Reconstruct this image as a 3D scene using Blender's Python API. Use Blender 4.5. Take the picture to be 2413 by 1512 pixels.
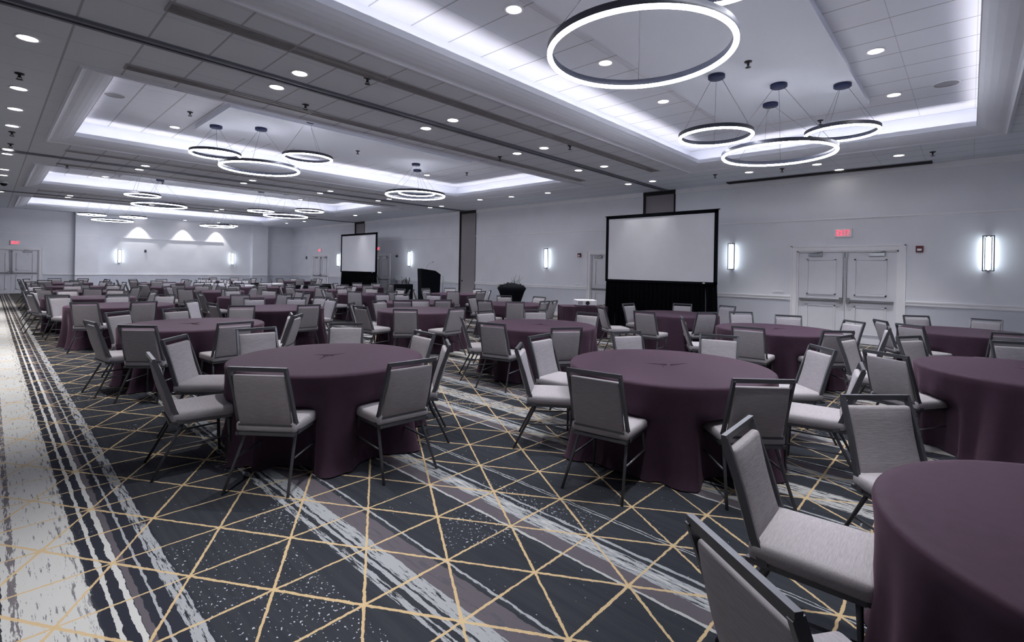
import bpy, bmesh, math, random
from mathutils import Vector, Matrix
PI = math.pi
for o in list(bpy.data.objects):
    bpy.data.objects.remove(o, do_unlink=True)
S = bpy.context.scene
COL = S.collection
R = random.Random(7)

# ------------------------------------------------------------------ camera, world, exposure
W_, H_ = 2413.0, 1512.0
F, CX, CY, ROLL, YAW, EYE = 1154.04, 1206.5, 635.1, 0.0187, -0.8188, 1.62
cr, sr, cyw, syw = math.cos(ROLL), math.sin(ROLL), math.cos(YAW), math.sin(YAW)
Rz = Matrix(((cr, -sr, 0), (sr, cr, 0), (0, 0, 1)))
Ry = Matrix(((cyw, 0, syw), (0, 1, 0), (-syw, 0, cyw)))
M = Rz @ Ry
def cv2bl(v): return Vector((v[0], v[2], -v[1]))
ax = cv2bl(M.row[0]); ay = cv2bl(-M.row[1]); az = cv2bl(-M.row[2])
cam = bpy.data.cameras.new('camera')
camo = bpy.data.objects.new('camera', cam); COL.objects.link(camo)
mw = Matrix.Identity(4)
for i in range(3):
    mw[i][0], mw[i][1], mw[i][2] = ax[i], ay[i], az[i]
mw[2][3] = EYE
camo.matrix_world = mw
cam.sensor_fit = 'HORIZONTAL'; cam.sensor_width = 36.0
cam.lens = F / W_ * 36.0
cam.shift_x = -(CX - W_ / 2) / W_
cam.shift_y = (CY - H_ / 2) / W_
cam.clip_start = 0.05; cam.clip_end = 200
S.camera = camo
S.view_settings.view_transform = 'Standard'
S.view_settings.look = 'None'
S.view_settings.gamma = 1.0
S.view_settings.use_curve_mapping = False
S.view_settings.exposure = 0.68
wd = bpy.data.worlds.new('world'); S.world = wd; wd.use_nodes = True
wd.node_tree.nodes['Background'].inputs[0].default_value = (0.5, 0.55, 0.65, 1)
wd.node_tree.nodes['Background'].inputs[1].default_value = 0.05
S.cycles.use_denoising = True
S.cycles.use_adaptive_sampling = True
S.cycles.adaptive_threshold = 0.04
S.cycles.max_bounces = 6
S.cycles.diffuse_bounces = 4
S.cycles.glossy_bounces = 2
S.cycles.sample_clamp_indirect = 4.0
S.cycles.sample_clamp_direct = 0.0
S.cycles.caustics_reflective = False
S.cycles.caustics_refractive = False
# light levels
L_SPOT, L_RING, L_COVE, L_SCONCE, L_LENS = 265.0, 35.0, 12.0, 10.0, 12.0

# back-projection helpers (points of the place from pixels of the 2413x1512 frame)
MT = M.transposed()
def ray(u, v):
    d = MT @ Vector(((u - CX) / F, (v - CY) / F, 1.0))
    return Vector((d[0], d[2], -d[1]))
def onz(u, v, z):
    d = ray(u, v); t = (z - EYE) / d[2]; return Vector((d[0] * t, d[1] * t, z))
def onx(u, v, x):
    d = ray(u, v); t = x / d[0]; return d * t + Vector((0, 0, EYE))
def ony(u, v, y):
    d = ray(u, v); t = y / d[1]; return d * t + Vector((0, 0, EYE))

# ------------------------------------------------------------------ materials
def srgb(r, g, b):
    f = lambda c: c / 12.92 if c <= 0.04045 else ((c + 0.055) / 1.055) ** 2.4
    return (f(r / 255), f(g / 255), f(b / 255), 1)
def mat(name, col, rough=0.6, metal=0.0, noise=0.0, scale=20.0, stretch=(1, 1, 1), bump=0.0, emit=0.0, ecol=None, coord='Object', spec=0.4):
    m = bpy.data.materials.new(name); m.use_nodes = True
    nt = m.node_tree; b = nt.nodes['Principled BSDF']
    b.inputs['Base Color'].default_value = col
    b.inputs['Roughness'].default_value = rough
    b.inputs['Metallic'].default_value = metal
    b.inputs['Specular IOR Level'].default_value = spec
    if noise or bump:
        tc = nt.nodes.new('ShaderNodeTexCoord'); mp = nt.nodes.new('ShaderNodeMapping')
        mp.inputs['Scale'].default_value = stretch
        nz = nt.nodes.new('ShaderNodeTexNoise'); nz.inputs['Scale'].default_value = scale; nz.inputs['Detail'].default_value = 3
        nt.links.new(tc.outputs[coord], mp.inputs[0]); nt.links.new(mp.outputs[0], nz.inputs['Vector'])
        if noise:
            rp = nt.nodes.new('ShaderNodeValToRGB')
            rp.color_ramp.elements[0].position = 0.3; rp.color_ramp.elements[1].position = 0.7
            lo = [c * (1 - noise) for c in col[:3]] + [1]; hi = [min(1, c * (1 + noise)) for c in col[:3]] + [1]
            rp.color_ramp.elements[0].color = lo; rp.color_ramp.elements[1].color = hi
            nt.links.new(nz.outputs['Fac'], rp.inputs[0]); nt.links.new(rp.outputs[0], b.inputs['Base Color'])
        if bump:
            bp = nt.nodes.new('ShaderNodeBump'); bp.inputs['Strength'].default_value = bump; bp.inputs['Distance'].default_value = 0.01
            nt.links.new(nz.outputs['Fac'], bp.inputs['Height']); nt.links.new(bp.outputs[0], b.inputs['Normal'])
    if emit:
        b.inputs['Emission Color'].default_value = ecol or col
        b.inputs['Emission Strength'].default_value = emit
    return m

WALLC = (0.74, 0.755, 0.81, 1)
m_wall = mat('wall_paint', WALLC, 0.75, noise=0.03, scale=1.5, bump=0.02)
m_wall_low = mat('wainscot_paint', (0.58, 0.60, 0.67, 1), 0.7, noise=0.03, scale=2)
m_trim = mat('trim_paint', (0.80, 0.80, 0.84, 1), 0.45, noise=0.02, scale=4)
m_door = mat('door_paint', (0.72, 0.73, 0.78, 1), 0.45, noise=0.02, scale=4)
m_soffit = mat('gypsum_soffit', (0.76, 0.79, 0.87, 1), 0.8, noise=0.02, scale=1)
m_pocket = mat('pocket_panel', (0.27, 0.245, 0.27, 1), 0.8, noise=0.06, scale=60, stretch=(1, 1, .3))
m_black = mat('black_matte', (0.006, 0.006, 0.008, 1), 0.7, noise=0.2, scale=30)
m_drape = mat('black_drape', (0.005, 0.006, 0.009, 1), 0.95, noise=0.2, scale=30, spec=0.1)
m_darkmetal = mat('charcoal_metal', (0.11, 0.113, 0.128, 1), 0.38, metal=0.5, noise=0.05, scale=30)
m_track = mat('track_metal', (0.20, 0.21, 0.25, 1), 0.5, metal=0.3, noise=0.05, scale=10)
m_slot = mat('slot_dark', (0.018, 0.018, 0.024, 1), 0.8, noise=0.1, scale=10)
m_ventback = mat('vent_back', (0.07, 0.07, 0.08, 1), 0.8, noise=0.1, scale=10)
m_grille = mat('grille_grey', (0.34, 0.335, 0.345, 1), 0.6, metal=0.2, noise=0.05, scale=10)
m_fabric = mat('chair_fabric', (0.38, 0.36, 0.385, 1), 0.9, noise=0.13, scale=16, stretch=(1, 16, 16), bump=0.12, spec=0.15)
m_cloth = mat('plum_cloth', (0.052, 0.029, 0.047, 1), 0.7, noise=0.06, scale=18, bump=0.03, spec=0.15)
_b = m_cloth.node_tree.nodes['Principled BSDF']
_b.inputs['Sheen Weight'].default_value = 0.12; _b.inputs['Sheen Roughness'].default_value = 0.38; _b.inputs['Sheen Tint'].default_value = (0.78, 0.50, 0.66, 1)
m_white = mat('white_linen', (0.7, 0.7, 0.75, 1), 0.8, noise=0.03, scale=10)
m_screen = mat('screen_fabric', (0.80, 0.81, 0.86, 1), 0.9, noise=0.015, scale=3)
m_blue = mat('navy_canopy', (0.012, 0.02, 0.07, 1), 0.5, noise=0.1, scale=10)
m_ringhouse = mat('ring_housing', (0.03, 0.033, 0.05, 1), 0.5, noise=0.1, scale=10)
m_wire = mat('wire_grey', (0.12, 0.12, 0.14, 1), 0.5, noise=0.1, scale=10)
m_plastic = mat('white_plastic', (0.8, 0.8, 0.84, 1), 0.35, noise=0.02, scale=10)
m_chrome = mat('brushed_steel', (0.35, 0.36, 0.38, 1), 0.3, metal=0.8, noise=0.05, scale=20)
m_pull = mat('alarm_maroon', (0.13, 0.012, 0.02, 1), 0.5, noise=0.05, scale=10)
m_leaf = mat('dark_leaf', (0.012, 0.02, 0.016, 1), 0.6, noise=0.3, scale=20)
m_sprk = mat('sprinkler_metal', (0.03, 0.03, 0.035, 1), 0.5, metal=0.4, noise=0.1, scale=10)
m_speaker = mat('speaker_mesh', (0.35, 0.35, 0.38, 1), 0.7, noise=0.08, scale=150)
m_ring = mat('ring_diffuser', (0.9, 0.93, 1, 1), 0.4, emit=L_RING, ecol=(0.90, 0.915, 1.0, 1), noise=0.01, scale=5)
m_cove = mat('cove_led', (1, .97, 1, 1), 0.4, emit=L_COVE, ecol=(1.0, 0.945, 0.96, 1), noise=0.01, scale=5)
m_sconce = mat('sconce_glass', (0.95, 0.97, 1, 1), 0.4, emit=L_SCONCE, ecol=(0.82, 0.93, 1.0, 1), noise=0.01, scale=5)
m_lens = mat('downlight_lens', (1, 0.98, 0.95, 1), 0.4, emit=L_LENS, ecol=(1, 0.94, 0.90, 1), noise=0.01, scale=5)
m_exit = mat('exit_red', (0.8, 0.02, 0.05, 1), 0.4, emit=1.3, ecol=(1, 0.05, 0.10, 1), noise=0.01, scale=5)
m_exitface = mat('exit_face', (0.75, 0.62, 0.66, 1), 0.4, emit=0.06, ecol=(1, 0.35, 0.4, 1), noise=0.02, scale=5)

def math_node(nt, op, a, b=None, c=None):
    n = nt.nodes.new('ShaderNodeMath'); n.operation = op
    for i, v in enumerate((a, b, c)):
        if v is None: continue
        if isinstance(v, (int, float)): n.inputs[i].default_value = v
        else: nt.links.new(v, n.inputs[i])
    return n.outputs[0]
def mix_col(nt, fac, a, b):
    n = nt.nodes.new('ShaderNodeMix'); n.data_type = 'RGBA'
    nt.links.new(fac, n.inputs[0])
    for sock, v in ((n.inputs[6], a), (n.inputs[7], b)):
        if isinstance(v, tuple): sock.default_value = v
        else: nt.links.new(v, sock)
    return n.outputs[2]

def ceiling_material(name, base, seam=0.45):
    m = bpy.data.materials.new(name); m.use_nodes = True; nt = m.node_tree
    b = nt.nodes['Principled BSDF']; b.inputs['Roughness'].default_value = 0.85; b.inputs['Specular IOR Level'].default_value = .2
    tc = nt.nodes.new('ShaderNodeTexCoord'); sp = nt.nodes.new('ShaderNodeSeparateXYZ')
    nt.links.new(tc.outputs['Object'], sp.inputs[0])
    def line(c, off, per, w):
        t = math_node(nt, 'SUBTRACT', c, off); t = math_node(nt, 'DIVIDE', t, per)
        t = math_node(nt, 'FRACT', t); t = math_node(nt, 'SUBTRACT', t, 0.5); t = math_node(nt, 'ABSOLUTE', t)
        t = math_node(nt, 'SUBTRACT', 0.5, t); t = math_node(nt, 'MULTIPLY', t, per)
        return math_node(nt, 'LESS_THAN', t, w)
    lx = line(sp.outputs[0], 0.59, 0.60, 0.011)
    ly = line(sp.outputs[1], 0.73, 0.756, 0.005)
    nz = nt.nodes.new('ShaderNodeTexNoise'); nz.inputs['Scale'].default_value = 0.7; nt.links.new(tc.outputs['Object'], nz.inputs['Vector'])
    dk = tuple(c * seam for c in base[:3]) + (1,)
    lo = tuple(c * 0.96 for c in base[:3]) + (1,)
    c0 = mix_col(nt, nz.outputs['Fac'], lo, base)
    c1 = mix_col(nt, math_node(nt, 'MULTIPLY', ly, 0.45), c0, dk)
    c2 = mix_col(nt, math_node(nt, 'MULTIPLY', lx, 0.75), c1, dk)
    nt.links.new(c2, b.inputs['Base Color'])
    return m
m_ceil = ceiling_material('acoustic_tile', (0.78, 0.82, 0.90, 1))
m_ceil_hi = ceiling_material('acoustic_tile_raised', (0.78, 0.80, 0.87, 1))

def carpet_material():
    m = bpy.data.materials.new('patterned_carpet'); m.use_nodes = True; nt = m.node_tree
    b = nt.nodes['Principled BSDF']; b.inputs['Roughness'].default_value = 0.95; b.inputs['Specular IOR Level'].default_value = 0.1
    tc = nt.nodes.new('ShaderNodeTexCoord'); co = tc.outputs['Object']
    def noise(scale, st=(1, 1, 1), detail=3, rough=.6):
        mp = nt.nodes.new('ShaderNodeMapping'); mp.inputs['Scale'].default_value = st
        nt.links.new(co, mp.inputs[0])
        n = nt.nodes.new('ShaderNodeTexNoise'); n.inputs['Scale'].default_value = scale
        n.inputs['Detail'].default_value = detail; n.inputs['Roughness'].default_value = rough
        nt.links.new(mp.outputs[0], n.inputs['Vector']); return n.outputs['Fac']
    sp = nt.nodes.new('ShaderNodeSeparateXYZ'); nt.links.new(co, sp.inputs[0])
    X, Y = sp.outputs[0], sp.outputs[1]
    n_slow = noise(1.0, (1.5, .35, 1), 2); n_edge = noise(9, (3, 1, 1), 4); n_fine = noise(60, (2.2, .5, 1), 3)
    n_scr = noise(34, (1.8, .16, 1), 5, .75); n_spk = noise(62, (1, .7, 1), 1); n_area = noise(.9, (1, .8, 1), 2)
    wob = math_node(nt, 'MULTIPLY', math_node(nt, 'SUBTRACT', n_edge, .5), .035)
    Xw = math_node(nt, 'ADD', X, wob)
    # ---- base: charcoal with faint lengthways streaks
    col = mix_col(nt, noise(6, (4, .15, 1), 3), (0.016, 0.018, 0.026, 1), (0.046, 0.050, 0.060, 1))
    # ---- speckles in patches
    sw = math_node(nt, 'MULTIPLY', math_node(nt, 'GREATER_THAN', n_spk, .66), math_node(nt, 'GREATER_THAN', n_area, .585))
    sw2 = math_node(nt, 'GREATER_THAN', n_spk, .765)
    sw = math_node(nt, 'MAXIMUM', sw, sw2)
    px_ = math_node(nt, 'LESS_THAN', math_node(nt, 'ABSOLUTE', math_node(nt, 'SUBTRACT', X, .95)), .27)
    py_ = math_node(nt, 'LESS_THAN', math_node(nt, 'ABSOLUTE', math_node(nt, 'SUBTRACT', Y, 2.3)), 1.0)
    sw3 = math_node(nt, 'MULTIPLY', math_node(nt, 'MULTIPLY', px_, py_), math_node(nt, 'GREATER_THAN', n_spk, math_node(nt, 'ADD', .59, math_node(nt, 'MULTIPLY', n_area, .20))))
    sw = math_node(nt, 'MAXIMUM', sw, sw3)
    col = mix_col(nt, math_node(nt, 'MULTIPLY', sw, .8), col, (0.48, 0.50, 0.56, 1))
    def band(x0, x1, c, amt=1.0, scratch=0.0, per=None):
        nonlocal col
        xx = Xw
        ctr, hw = (x0 + x1) / 2, (x1 - x0) / 2
        t = math_node(nt, 'ABSOLUTE', math_node(nt, 'SUBTRACT', xx, ctr))
        f = math_node(nt, 'LESS_THAN', t, hw)
        if scratch:
            s = math_node(nt, 'GREATER_THAN', n_scr, scratch)
            f = math_node(nt, 'MULTIPLY', f, s)
        col = mix_col(nt, math_node(nt, 'MULTIPLY', f, amt), col, c)
    WH = (0.46, 0.465, 0.465, 1); SI = (0.30, 0.315, 0.335, 1); MV = (0.105, 0.094, 0.110, 1); DK = (0.022, 0.024, 0.036, 1)
    DG = (0.07, 0.07, 0.09, 1)
    def aisle(o, sgn=1):
        def bb(a, b_, *k, **kw):
            a2, b2 = o + sgn * a, o + sgn * b_
            band(min(a2, b2), max(a2, b2), *k, **kw)
        bb(.06, .36, WH); bb(.06, .37, DG, amt=.75, scratch=.60); bb(.085, .115, MV, amt=.9, scratch=.45); bb(.30, .36, DG, amt=.6, scratch=.54)
        bb(.37, .70, DK, amt=.8)
        bb(.408, .428, WH); bb(.468, .494, WH); bb(.497, .525, MV, amt=.9); bb(.562, .575, SI, scratch=.36); bb(.625, .69, SI, scratch=.46)
    def ribbon(o, w):
        band(o, o + .045, SI, scratch=.48); band(o + .075, o + .10, SI, scratch=.42); band(o + .115, o + .20, SI, scratch=.43)
        band(o + .20, o + .34, MV, amt=.9); band(o + .23, o + .30, DG, amt=.8, scratch=.55); band(o + .37, o + .385, SI, scratch=.4)
    def ribbon2(o):
        band(o, o + .018, WH, amt=.8, scratch=.30); band(o + .02, o + .13, MV, amt=.9); band(o + .125, o + .25, SI, scratch=.44, amt=1)
        band(o + .15, o + .24, WH, scratch=.55); band(o + .285, o + .305, SI, scratch=.32); band(o + .52, o + .53, SI); band(o + .545, o + .553, SI, scratch=.35)
    aisle(0.0)
    ribbon(1.37, 0); ribbon2(2.26)
    for k, o in enumerate((3.55, 5.5, 7.6, 9.4, 11.3, 13.0)):
        ribbon2(o); ribbon(o + .95, 0)
    band(4.05, 4.30, WH, amt=.8, scratch=.47); band(6.0, 6.3, WH, amt=.85, scratch=.38)
    aisle(0.0, -1)
    ribbon(-1.9, 0); ribbon2(-3.1)
    # ---- gold triangular lattice
    wob2 = math_node(nt, 'MULTIPLY', math_node(nt, 'SUBTRACT', noise(22, (1, 1, 1), 4, .7), .5), .020)
    Yl = math_node(nt, 'SUBTRACT', Y, 2.10); Xl = math_node(nt, 'SUBTRACT', X, 1.25)
    k = .2575 / .417
    A = math_node(nt, 'DIVIDE', Yl, .417)
    Bc = math_node(nt, 'DIVIDE', math_node(nt, 'SUBTRACT', Xl, math_node(nt, 'MULTIPLY', Yl, k)), .515)
    Cc = math_node(nt, 'DIVIDE', math_node(nt, 'ADD', Xl, math_node(nt, 'MULTIPLY', Yl, k)), .515)
    vari = math_node(nt, 'MULTIPLY', noise(2.2, (1, 1, 1), 1), .007)
    for c, per, w in ((A, .417, .0045), (Bc, .515 * .851, .0045), (Cc, .515 * .851, .0055)):
        t = math_node(nt, 'SUBTRACT', math_node(nt, 'FRACT', math_node(nt, 'ADD', c, .5)), .5)
        t = math_node(nt, 'ADD', math_node(nt, 'MULTIPLY', t, per), wob2)
        t = math_node(nt, 'ABSOLUTE', t)
        f = math_node(nt, 'LESS_THAN', t, math_node(nt, 'ADD', vari, w - .001))
        col = mix_col(nt, math_node(nt, 'MULTIPLY', f, .95), col, (0.50, 0.375, 0.215, 1))
    # pile
    bp = nt.nodes.new('ShaderNodeBump'); bp.inputs['Strength'].default_value = .25; bp.inputs['Distance'].default_value = .006
    nt.links.new(noise(400, (1, 1, 1), 1), bp.inputs['Height']); nt.links.new(bp.outputs[0], b.inputs['Normal'])
    nt.links.new(col, b.inputs['Base Color'])
    return m
m_carpet = carpet_material()

# ------------------------------------------------------------------ mesh helpers
def box(bm, x0, x1, y0, y1, z0, z1, mt=None, mi=0):
    vs = [Vector((x, y, z)) for x in (x0, x1) for y in (y0, y1) for z in (z0, z1)]
    if mt is not None: vs = [mt @ v for v in vs]
    v = [bm.verts.new(p) for p in vs]
    for q in ((0, 1, 3, 2), (4, 6, 7, 5), (0, 4, 5, 1), (2, 3, 7, 6), (0, 2, 6, 4), (1, 5, 7, 3)):
        f = bm.faces.new([v[i] for i in q]); f.material_index = mi
    return v
def frame_of(a, b, up=Vector((0, 0, 1))):
    d = (b - a).normalized()
    if abs(d.dot(up)) > .98: up = Vector((0, 1, 0))
    s = d.cross(up).normalized(); u = s.cross(d).normalized()
    return d, s, u
def bar(bm, a, b, w, h, mi=0, up=Vector((0, 0, 1)), w2=None, h2=None):
    a, b = Vector(a), Vector(b); d, s, u = frame_of(a, b, up)
    w2 = w2 or w; h2 = h2 or h
    vs = []
    for p, ww, hh in ((a, w, h), (b, w2, h2)):
        for i, j in ((-1, -1), (1, -1), (1, 1), (-1, 1)):
            vs.append(bm.verts.new(p + s * (i * ww / 2) + u * (j * hh / 2)))
    for q in ((3, 2, 1, 0), (4, 5, 6, 7), (0, 1, 5, 4), (1, 2, 6, 5), (2, 3, 7, 6), (3, 0, 4, 7)):
        f = bm.faces.new([vs[i] for i in q]); f.material_index = mi
def tube(bm, pts, r, n=8, mi=0, r2=None, closed=False):
    pts = [Vector(p) for p in pts]; rings = []
    N = len(pts)
    for i, p in enumerate(pts):
        a = pts[i - 1] if (i > 0 or closed) else p; b = pts[(i + 1) % N] if (i < N - 1 or closed) else p
        d, s, u = frame_of(a, b)
        rr = r if r2 is None else r + (r2 - r) * i / max(1, N - 1)
        rings.append([bm.verts.new(p + (s * math.cos(2 * PI * k / n) + u * math.sin(2 * PI * k / n)) * rr) for k in range(n)])
    m = N if closed else N - 1
    for i in range(m):
        A_, B_ = rings[i], rings[(i + 1) % N]
        for k in range(n):
            f = bm.faces.new((A_[k], A_[(k + 1) % n], B_[(k + 1) % n], B_[k])); f.material_index = mi; f.smooth = True
    if not closed:
        f = bm.faces.new(rings[0][::-1]); f.material_index = mi
        f = bm.faces.new(rings[-1]); f.material_index = mi
def lathe(bm, prof, n=32, c=(0, 0, 0), mi=0, smooth=True, cap=True):
    rings = []
    for r, z in prof:
        rings.append([bm.verts.new((c[0] + r * math.cos(2 * PI * k / n), c[1] + r * math.sin(2 * PI * k / n), c[2] + z)) for k in range(n)])
    for i in range(len(rings) - 1):
        for k in range(n):
            f = bm.faces.new((rings[i][k], rings[i][(k + 1) % n], rings[i + 1][(k + 1) % n], rings[i + 1][k]))
            f.material_index = mi; f.smooth = smooth
    if cap:
        bm.faces.new(rings[0][::-1]).material_index = mi; bm.faces.new(rings[-1]).material_index = mi
def cushion(bm, w, d, h, rad=.02, crown=.0, taper=1.0, mi=0, pillow=0.0):
    """rounded box centred in x,y, bottom at z=0; crown lifts the middle of the top"""
    def samples(L):
        e = rad / L * 2
        return [-1, -1 + e * .12, -1 + e * .4, -1 + e, -.6, -.2, .2, .6, 1 - e, 1 - e * .4, 1 - e * .12, 1]
    tmp = bmesh.new(); sx, sy, sz = samples(w), samples(d), samples(h)
    if h < rad * 5: sz = [-1, -.9, -.5, 0, .5, .9, 1]
    if d < rad * 5: sy = [-1, -.9, -.5, 0, .5, .9, 1]
    V = {}
    def vert(x, y, z):
        k = (x, y, z)
        if k not in V:
            p = Vector((x * w / 2, y * d / 2, z * h / 2))
            c = Vector((max(-w / 2 + rad, min(w / 2 - rad, p.x)), max(-d / 2 + rad, min(d / 2 - rad, p.y)), max(-h / 2 + rad, min(h / 2 - rad, p.z))))
            n = p - c
            if n.length > 1e-9: p = c + n.normalized() * rad
            if z > 0: p.z += crown * (1 - x * x) * (1 - y * y)
            p.y += pillow * (1 - x * x) * (1 - z * z) * (1 if y > 0 else -.3) * (1 if abs(y) > .3 else 0)
            p.x *= 1 + (taper - 1) * (y * .5 + .5)
            p.z += h / 2
            V[k] = bm.verts.new(p)
        return V[k]
    def face(*q):
        f = bm.faces.new([vert(*p) for p in q]); f.smooth = True; f.material_index = mi
    for A, B_, fn in ((sx, sy, lambda a, b, s: (a, b, s)), (sx, sz, lambda a, b, s: (a, s, b)), (sy, sz, lambda a, b, s: (s, a, b))):
        for s_ in (-1, 1):
            for i in range(len(A) - 1):
                for j in range(len(B_) - 1):
                    face(fn(A[i], B_[j], s_), fn(A[i + 1], B_[j], s_), fn(A[i + 1], B_[j + 1], s_), fn(A[i], B_[j + 1], s_))
    tmp.free()
    return list(V.values())
def mesh_of(name, bm, mats, smooth=False, bevel=0):
    bmesh.ops.recalc_face_normals(bm, faces=bm.faces[:])
    me = bpy.data.meshes.new(name); bm.to_mesh(me); bm.free()
    for m in (mats if isinstance(mats, (list, tuple)) else [mats]): me.materials.append(m)
    if smooth:
        for p in me.polygons: p.use_smooth = True
    return me
def obj(name, bm, mats, parent=None, loc=None, smooth=False, bevel=0):
    me = mesh_of(name, bm, mats, smooth)
    o = bpy.data.objects.new(name, me); COL.objects.link(o)
    if parent: o.parent = parent
    if loc is not None: o.location = loc
    if bevel:
        b = o.modifiers.new('bevel', 'BEVEL'); b.width = bevel; b.segments = 2; b.limit_method = 'ANGLE'
    return o
def tag(o, label=None, cat=None, group=None, kind=None):
    if label: o['label'] = label
    if cat: o['category'] = cat
    if group: o['group'] = group
    if kind: o['kind'] = kind
    return o
def empty(name, loc=(0, 0, 0), rz=0.0):
    o = bpy.data.objects.new(name, None); COL.objects.link(o)
    o.location = loc; o.rotation_euler = (0, 0, rz); o.empty_display_size = .2
    return o
def copy_tree(o, parent=None):
    c = o.copy(); COL.objects.link(c)
    if parent: c.parent = parent
    for ch in list(o.children): copy_tree(ch, c)
    return c
def struct(name, bm, mats, **kw):
    return tag(obj(name, bm, mats, **kw), kind='structure')

# ------------------------------------------------------------------ the room
ZC, ZR = 4.14, 4.66            # ceiling, raised ceiling
XW, YF = 14.18, 33.80          # right wall, far wall
XL, YB = -5.2, -4.6            # left wall, back wall (outside the frame)
CO = [(0.8, 12.0, -0.43, 5.17), (0.8, 12.0, 8.42, 14.15), (0.8, 12.0, 17.72, 23.42), (0.8, 12.0, 27.05, 32.72)]

bm = bmesh.new(); box(bm, XL - .2, XW + .2, YB - .2, YF + .2, -.1, 0); struct('floor', bm, m_carpet)
# ceiling with coffer openings
bm = bmesh.new()
ys = [YB - .2]
for c in CO: ys += [c[2], c[3]]
ys.append(YF + .2)
for i in range(len(ys) - 1):
    if i % 2 == 0: box(bm, XL - .2, XW + .2, ys[i], ys[i + 1], ZC, ZC + .12)
    else:
        box(bm, XL - .2, .8, ys[i], ys[i + 1], ZC, ZC + .12); box(bm, 12.0, XW + .2, ys[i], ys[i + 1], ZC, ZC + .12)
struct('ceiling', bm, m_ceil)
bm = bmesh.new()
for c in CO: box(bm, c[0] - .1, c[1] + .1, c[2] - .1, c[3] + .1, ZR, ZR + .1)
struct('ceiling', bm, m_ceil_hi)
# cove trims
PROF = [(-.035, 4.14), (-.035, 4.122), (0.0, 4.118), (.02, 4.132), (.05, 4.142), (.12, 4.150), (.20, 4.168), (.27, 4.192), (.33, 4.222), (.375, 4.252), (.385, 4.252),
        (.385, 4.338), (.365, 4.338), (.365, 4.285), (0.0, 4.285), (0.0, ZR)]
for i, (x0, x1, y0, y1) in enumerate(CO):
    bm = bmesh.new(); loops = []
    for d, z in PROF:
        loops.append([bm.verts.new(p) for p in ((x0 + d, y0 + d, z), (x1 - d, y0 + d, z), (x1 - d, y1 - d, z), (x0 + d, y1 - d, z))])
    for a, b in zip(loops, loops[1:]):
        for k in range(4): bm.faces.new((a[k], a[(k + 1) % 4], b[(k + 1) % 4], b[k]))
    struct('trim_%d' % (i + 1), bm, m_soffit)
    # dropped gypsum panel the ring pendants hang from
    bm = bmesh.new()
    bx0, bx1 = (2.6, 10.25) if i == 0 else (3.05, 9.15)
    bc = (y0 + y1) / 2 if i else 2.42
    box(bm, bx0, bx1, bc - 1.12, bc + 1.12, 4.56, ZR)
    struct('ceiling', bm, m_soffit)
    # LED strip lying in the cove
    bm = bmesh.new(); d = .338
    a = ((x0 + d, y0 + d), (x1 - d, y0 + d), (x1 - d, y1 - d), (x0 + d, y1 - d))
    for k in range(4):
        p, q = a[k], a[(k + 1) % 4]
        bar(bm, (p[0], p[1], 4.292), (q[0], q[1], 4.292), .024, .012)
    o = obj('cove_light_strip', bm, m_cove)
    tag(o, 'hidden white light strip glowing inside the ceiling cove of the %s tray' % ('nearest right-hand', 'second', 'third', 'farthest')[i], 'cove light')

# right wall with rails
def rect_boxes(bm, holes, a0, a1, z0, z1, place):
    """wall slab with rectangular holes [(a,b,zlo,zhi)] along axis a"""
    xs = sorted({a0, a1, *[h[0] for h in holes], *[h[1] for h in holes]})
    for p, q in zip(xs, xs[1:]):
        zs = [(z0, z1)]
        for h in holes:
            if h[0] <= p + 1e-6 and h[1] >= q - 1e-6:
                nz = []
                for lo, hi in zs:
                    if h[2] > lo: nz.append((lo, min(hi, h[2])))
                    if h[3] < hi: nz.append((max(lo, h[3]), hi))
                zs = nz
        for lo, hi in zs:
            if hi - lo > 1e-4: place(p, q, lo, hi)
pockets = [(6.54, 7.60), (15.40, 16.46), (24.45, 25.52)]
doorsR = [(1.19, 3.25, 2.23), (7.95, 9.56, 2.20), (21.98, 23.95, 2.22), (28.68, 30.70, 2.24)]
holesR = [(a, b, 0, ZC) for a, b in pockets] + [(a, b, 0, h) for a, b, h in doorsR]
bm = bmesh.new()
rect_boxes(bm, holesR, YB - .2, YF + .2, 1.0, ZC, lambda p, q, lo, hi: box(bm, XW, XW + .2, p, q, lo, hi, mi=0))
rect_boxes(bm, holesR, YB - .2, YF + .2, 0.0, 1.0, lambda p, q, lo, hi: box(bm, XW, XW + .2, p, q, lo, hi, mi=1))
box(bm, XW + .2, XW + .3, YB - .2, YF + .2, 0, ZC)
struct('wall_right', bm, [m_wall, m_wall_low])
segs = []
cur = YB
for a, b in sorted([(a, b) for a, b in pockets] + [(a - .13, b + .13) for a, b, h in doorsR]):
    if a > cur: segs.append((cur, a))
    cur = max(cur, b)
segs.append((cur, YF))
bm = bmesh.new()
for a, b in segs:
    box(bm, XW - .018, XW, a, b, .97, 1.08); box(bm, XW - .035, XW, a, b, 1.045, 1.075); box(bm, XW - .028, XW, a, b, .985, 1.005)
struct('trim_5', bm, m_trim)
bm = bmesh.new()
for a, b in segs: box(bm, XW - .018, XW, a, b, 0, .12); box(bm, XW - .026, XW, a, b, 0, .02)
struct('baseboard_right', bm, m_trim)
bm = bmesh.new()
cur = YB
for a, b in pockets + [(YF, YF)]:
    box(bm, XW - .025, XW, cur, a, 3.0, 3.035)
    box(bm, XW - .03, XW, cur, a, 4.0, 4.018); box(bm, XW - .015, XW, cur, a, 4.018, ZC)
    cur = b
struct('trim_6', bm, m_trim)

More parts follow.
